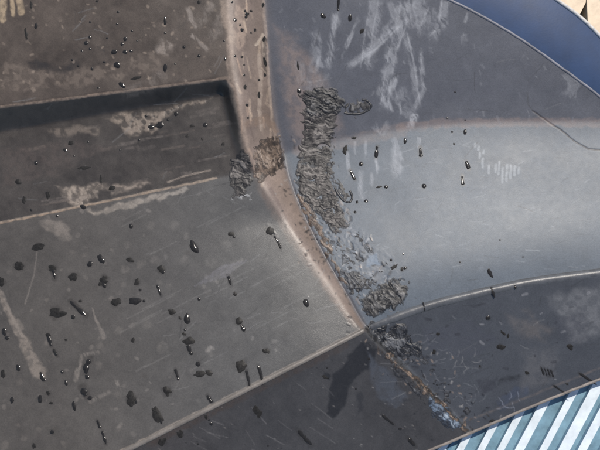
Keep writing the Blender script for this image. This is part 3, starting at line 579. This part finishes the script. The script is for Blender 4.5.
# ------------------------------------------------------------------ melted repair patches (parts of the liner)
def base_col(u, v):
    i = np.clip(np.searchsorted(gu, u), 0, len(gu) - 1); j = np.clip(np.searchsorted(gv, v), 0, len(gv) - 1); return C[j, i]
def weld(P, h, tone, seed, axis=90, lines=5.0, rough=1.0, step=.4, name='weld_patch', gl=.34, lab=None, edge=3.5, ragged=11, gaps=0):
    P = np.array(P, float); x = np.arange(P[:, 0].min() - 3, P[:, 0].max() + 3, step); y = np.arange(P[:, 1].min() - 3, P[:, 1].max() + 3, step)
    X, Y = np.meshgrid(x, y)
    Xw = X + (fbm(X / 4, Y / 5, seed, 3) - .5) * ragged; Yw = Y + (fbm(X / 5, Y / 5, seed + 2, 3) - .5) * ragged
    d = inpoly(Xw, Yw, [tuple(p) for p in P])
    if gaps: d = np.minimum(d, 26 * (fbm(X / 11, Y / 11, seed + 40, 4) - gaps))
    a = math.radians(axis); s = X * math.cos(a) - Y * math.sin(a); q = X * math.sin(a) + Y * math.cos(a)
    sw = s + (fbm(X / 9, Y / 9, seed + 5, 3) - .5) * 10
    strip = np.abs(((sw / lines) % 1) - .5) * 2                       # rope-like crossing cords
    cord = 1 - np.abs(2 * fbm(sw / 4.5, q / 16, seed + 8, 3) - 1)      # drawn-out ridges across the seam
    lump = fbm(X / 6.5, Y / 6.5, seed + 11, 3)
    fold = 1 - np.abs(2 * fbm(X / 11, Y / 11, seed + 14, 2) - 1)
    crack = sst(.035, 0, np.abs(fbm(X / 8, Y / 8, seed + 17, 3) - .5)) + .8 * sst(.05, 0, np.abs(fbm(sw / 5, q / 22, seed + 19, 2) - .52))
    rid = cord * (1.3 - .5 * rough) + fold * (.5 * rough - .3)
    m = sst(-.5, edge + 2, d) * (.55 + .45 * sst(.25, .6, fbm(X / 10, Y / 10, seed + 25, 2)))
    scr = fbm(sw / 1.5, q / 11, seed + 37, 3); scr2 = fbm(sw / 3.4, q / 24 + s / 60, seed + 39, 2)
    H = m * h * (.36 + .55 * (scr - .5) + .55 * (scr2 - .5) + .55 * (.35 + .75 * (rid - .6) + .55 * rough * (lump - .5) * 1.6 + .14 * sst(.1, .7, strip) - .30 * np.clip(crack, 0, 1) + .42 * (fbm(X / 2.2, Y / 2.2, seed + 33, 3) - .5)) - .2)
    Zw = zat(X, Y) + .55 * H - .12
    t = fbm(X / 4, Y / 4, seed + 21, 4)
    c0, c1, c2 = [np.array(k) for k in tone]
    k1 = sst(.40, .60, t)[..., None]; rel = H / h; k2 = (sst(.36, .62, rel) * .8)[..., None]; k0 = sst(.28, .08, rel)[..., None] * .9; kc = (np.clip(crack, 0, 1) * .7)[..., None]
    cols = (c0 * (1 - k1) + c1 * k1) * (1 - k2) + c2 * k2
    cols = cols * (1 - k0) + np.array([.014, .014, .015]) * k0; cols = (cols * (1 - kc) + c0 * .4 * kc) * .7  # shading painted by height: hollows darkened, ridge tops lightened
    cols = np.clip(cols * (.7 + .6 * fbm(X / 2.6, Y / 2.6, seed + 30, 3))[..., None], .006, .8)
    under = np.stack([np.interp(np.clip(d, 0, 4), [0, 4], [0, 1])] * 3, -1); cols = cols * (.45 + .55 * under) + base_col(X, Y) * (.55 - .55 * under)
    ok = d > -.6; cb = ok[:-1, :-1] & ok[1:, :-1] & ok[:-1, 1:] & ok[1:, 1:]
    I = np.arange(X.size).reshape(X.shape); jj, ii = np.nonzero(cb)
    F = np.stack([I[jj, ii], I[jj + 1, ii], I[jj + 1, ii + 1], I[jj, ii + 1]], 1)
    used, inv = np.unique(F.ravel(), return_inverse=True)
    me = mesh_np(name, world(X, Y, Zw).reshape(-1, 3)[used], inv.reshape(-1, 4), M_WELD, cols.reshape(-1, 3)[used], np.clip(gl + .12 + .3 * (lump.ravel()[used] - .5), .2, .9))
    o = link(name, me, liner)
    if lab: o['label'] = lab
    return o
SMEAR = ((.034, .035, .038), (.100, .107, .118), (.24, .252, .272))
GREY = ((.026, .025, .025), (.070, .067, .065), (.23, .222, .215))
TAN = ((.085, .062, .048), (.22, .160, .120), (.42, .33, .265))
MIX = ((.030, .027, .026), (.085, .076, .070), (.26, .235, .215))
BLK = ((.022, .022, .025), (.06, .061, .067), (.18, .185, .195))
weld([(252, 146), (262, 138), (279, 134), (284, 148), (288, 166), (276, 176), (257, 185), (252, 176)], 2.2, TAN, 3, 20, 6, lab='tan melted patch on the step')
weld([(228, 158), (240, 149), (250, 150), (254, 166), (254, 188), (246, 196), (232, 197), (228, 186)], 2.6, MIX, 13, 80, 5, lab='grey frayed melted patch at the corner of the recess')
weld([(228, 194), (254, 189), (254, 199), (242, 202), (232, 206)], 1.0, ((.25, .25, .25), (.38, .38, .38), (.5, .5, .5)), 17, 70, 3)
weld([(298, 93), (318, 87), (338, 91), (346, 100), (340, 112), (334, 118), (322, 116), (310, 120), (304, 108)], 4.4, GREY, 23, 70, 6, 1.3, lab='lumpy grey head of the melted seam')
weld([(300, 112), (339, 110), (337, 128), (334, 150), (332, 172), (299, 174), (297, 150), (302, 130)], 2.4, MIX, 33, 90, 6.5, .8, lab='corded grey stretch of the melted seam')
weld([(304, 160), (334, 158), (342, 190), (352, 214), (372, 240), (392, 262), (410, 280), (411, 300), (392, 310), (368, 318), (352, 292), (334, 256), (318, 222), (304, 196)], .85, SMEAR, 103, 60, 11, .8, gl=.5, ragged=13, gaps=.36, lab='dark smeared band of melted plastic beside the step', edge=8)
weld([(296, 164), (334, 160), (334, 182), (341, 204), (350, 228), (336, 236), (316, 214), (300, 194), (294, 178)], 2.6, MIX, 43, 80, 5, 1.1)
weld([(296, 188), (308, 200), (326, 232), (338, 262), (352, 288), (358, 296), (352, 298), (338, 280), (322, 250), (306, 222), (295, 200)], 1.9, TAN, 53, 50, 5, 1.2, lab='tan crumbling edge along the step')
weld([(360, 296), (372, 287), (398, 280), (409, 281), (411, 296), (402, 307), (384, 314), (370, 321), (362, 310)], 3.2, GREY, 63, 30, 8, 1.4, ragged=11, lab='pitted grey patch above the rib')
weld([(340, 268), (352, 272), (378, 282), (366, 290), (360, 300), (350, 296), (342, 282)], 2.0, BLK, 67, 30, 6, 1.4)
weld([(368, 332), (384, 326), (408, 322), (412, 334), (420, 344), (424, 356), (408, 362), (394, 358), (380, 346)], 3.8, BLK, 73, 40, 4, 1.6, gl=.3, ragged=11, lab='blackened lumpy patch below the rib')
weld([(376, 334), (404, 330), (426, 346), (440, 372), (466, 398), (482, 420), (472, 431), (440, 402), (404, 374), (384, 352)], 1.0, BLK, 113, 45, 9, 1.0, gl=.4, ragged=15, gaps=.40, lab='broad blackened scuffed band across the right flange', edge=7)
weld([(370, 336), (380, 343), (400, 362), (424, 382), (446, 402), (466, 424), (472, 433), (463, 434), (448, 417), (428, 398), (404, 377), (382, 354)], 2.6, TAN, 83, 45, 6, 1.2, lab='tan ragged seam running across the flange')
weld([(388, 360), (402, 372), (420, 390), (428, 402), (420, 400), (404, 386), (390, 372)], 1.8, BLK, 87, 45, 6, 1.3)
weld([(424, 396), (436, 398), (450, 408), (462, 422), (466, 431), (452, 429), (436, 420), (426, 408)], 2.4, ((.05, .06, .08), (.17, .22, .29), (.42, .49, .56)), 93, 40, 9, .9, gl=.3, lab='bluish glossy torn flap beside the tan seam')  # blue tone of the flap is a painted sky reflection
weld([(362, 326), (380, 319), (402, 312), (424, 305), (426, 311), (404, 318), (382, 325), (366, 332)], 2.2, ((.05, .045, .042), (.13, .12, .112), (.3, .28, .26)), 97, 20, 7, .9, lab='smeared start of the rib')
# looped melted threads standing out of the plastic
def thread(P, r, col, name='melted_loop', closed=False, dz=-1.0):
    P = np.array(P, float)
    if closed: P = np.vstack([P, P[:1]])
    t = np.linspace(0, 1, len(P)); tt = np.linspace(0, 1, len(P) * 8)
    fx, fy = curve(list(zip(t, P[:, 0]))), curve(list(zip(t, P[:, 1]))); x, y = fx(tt), fy(tt)
    link(name, tube_mesh(name, world(x, y, zat(x, y) + dz), r * MM * (.7 + .5 * fbm(tt * 20, tt * 0, int(P[0, 0]))), M_WELD, 8, col, .35), liner)
DK = (.025, .025, .027)
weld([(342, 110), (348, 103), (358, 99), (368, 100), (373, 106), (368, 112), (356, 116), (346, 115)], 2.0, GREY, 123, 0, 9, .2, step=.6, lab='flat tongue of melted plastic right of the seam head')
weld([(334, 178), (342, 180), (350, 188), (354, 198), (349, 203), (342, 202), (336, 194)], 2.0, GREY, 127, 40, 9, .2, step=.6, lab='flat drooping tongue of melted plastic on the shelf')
thread([(362, 100), (367, 101), (371, 106), (367, 111), (359, 114), (350, 114), (344, 113)], 1.7, DK)
thread([(335, 188), (338, 194), (344, 201), (350, 202), (352, 197), (350, 191)], 1.7, DK)
thread([(331, 206), (335, 212), (337, 222), (333, 226)], 1.0, DK)
thread([(296, 165), (299, 172), (304, 178), (300, 186)], .9, DK)
thread([(353, 88), (356, 96), (362, 102)], .6, (.3, .3, .31))
thread([(352, 200), (360, 198), (366, 192), (384, 188)], .5, (.28, .29, .31))
thread([(251, 160), (254, 168), (256, 182), (252, 187)], .7, (.03, .025, .022))
thread([(212, 164), (224, 157), (236, 149)], .8, (.03, .027, .025))
thread([(255, 185), (268, 180), (280, 174)], .6, (.4, .3, .23))

# ------------------------------------------------------------------ blue band beyond the arch edge, its colour a painted sky reflection
band = link('blue_panel', None, label='smooth curved band with painted blue sky reflection along the outer edge of the liner', category='panel')
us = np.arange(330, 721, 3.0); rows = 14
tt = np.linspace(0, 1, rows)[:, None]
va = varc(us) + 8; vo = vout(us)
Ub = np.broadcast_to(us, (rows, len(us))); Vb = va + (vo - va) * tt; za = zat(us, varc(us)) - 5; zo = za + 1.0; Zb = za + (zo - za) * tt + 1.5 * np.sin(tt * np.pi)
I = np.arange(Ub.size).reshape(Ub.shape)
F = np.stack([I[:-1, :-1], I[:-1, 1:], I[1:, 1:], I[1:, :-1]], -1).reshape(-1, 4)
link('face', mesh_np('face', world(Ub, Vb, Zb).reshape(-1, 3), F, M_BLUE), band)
link('edge_highlight', tube_mesh('edge_highlight', world(us, vo, zo), 1.9 * MM, M_LIP, 10), band)
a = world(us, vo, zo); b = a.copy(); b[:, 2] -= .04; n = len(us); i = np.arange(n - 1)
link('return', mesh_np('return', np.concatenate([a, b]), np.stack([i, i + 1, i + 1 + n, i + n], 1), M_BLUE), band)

# ------------------------------------------------------------------ water on the liner
def blob(u, v, a, b, rot=0, h=None, seed=0, lean=.3, irr=.36, mat=None, dz=0):
    a *= .86; b *= .86
    n = 22; rings = np.array([0, .25, .5, .7, .85, .95, 1.0])
    r = np.random.RandomState(seed); th = np.linspace(0, 2 * np.pi, n, endpoint=False)
    k = 1 + irr * sum(r.uniform(-1, 1) / (j ** .7) * np.cos(j * th + r.uniform(0, 6.28)) for j in (2, 3, 4, 5, 6, 7)) * .6
    h = h if h is not None else .29 * min(a, b)
    ca, sa = math.cos(math.radians(rot)), math.sin(math.radians(rot))
    uu, vv, zz = [], [], []
    for q in rings:
        px = a * q * k * np.cos(th); py = b * q * k * np.sin(th)
        sh = lean * (1 - q)                      # the crown of the drop sags downwards
        px = px + sh * a * sa * .6; py = py + sh * b * ca * .6
        uu.append(u + px * ca - py * sa); vv.append(v + px * sa + py * ca); zz.append(np.full(n, h * (1 - q ** 2)))
    uu, vv, zz = np.array(uu), np.array(vv), np.array(zz)
    P = world(uu, vv, zat(uu, vv) + zz - .06 + dz).reshape(-1, 3)
    P = np.vstack([P[:1], P[n:]])
    F = [[0, 1 + i, 1 + (i + 1) % n] for i in range(n)]
    for q in range(len(rings) - 2):
        o = 1 + q * n
        for i in range(n):
            j = (i + 1) % n; F += [[o + i, o + n + i, o + n + j], [o + i, o + n + j, o + j]]
    F = np.array(F)[:, ::-1]
    return mesh_np('water_drop', P, F, mat or M_WATER)
def run(P, R, seed=0, hk=.30, mat=None, dz=0):           # a drop that has run: dome section swept along a line
    P = np.array(P, float); t = np.linspace(0, 1, len(P)); tt = np.linspace(0, 1, 18)
    x = np.interp(tt, t, P[:, 0]); y = np.interp(tt, t, P[:, 1]); Rr = np.interp(tt, t, R) if np.ndim(R) else np.full(18, float(R))
    Rr = .85 * Rr * np.sqrt(np.clip(1 - (2 * tt - 1) ** 8, .02, 1)) * (.5 + 1.0 * vnoise(tt * 4, tt * 0 + seed, seed))
    dx_, dy_ = np.gradient(x), np.gradient(y); l = np.hypot(dx_, dy_); nx, ny = -dy_ / l, dx_ / l
    s = np.array([-1, -.92, -.7, -.35, 0, .35, .7, .92, 1.0])
    X = x[:, None] + nx[:, None] * Rr[:, None] * s; Y = y[:, None] + ny[:, None] * Rr[:, None] * s
    H = (hk * Rr)[:, None] * (1 - s ** 2)
    I = np.arange(X.size).reshape(X.shape)
    F = np.stack([I[:-1, :-1], I[:-1, 1:], I[1:, 1:], I[1:, :-1]], -1).reshape(-1, 4)
    return mesh_np('water_run', world(X, Y, zat(X, Y) + H - .06 + dz).reshape(-1, 3), F, mat or M_WATER)
for build in QUEUE: build()
print('OBJECTS', len(bpy.data.objects), 'drops', _n[0])
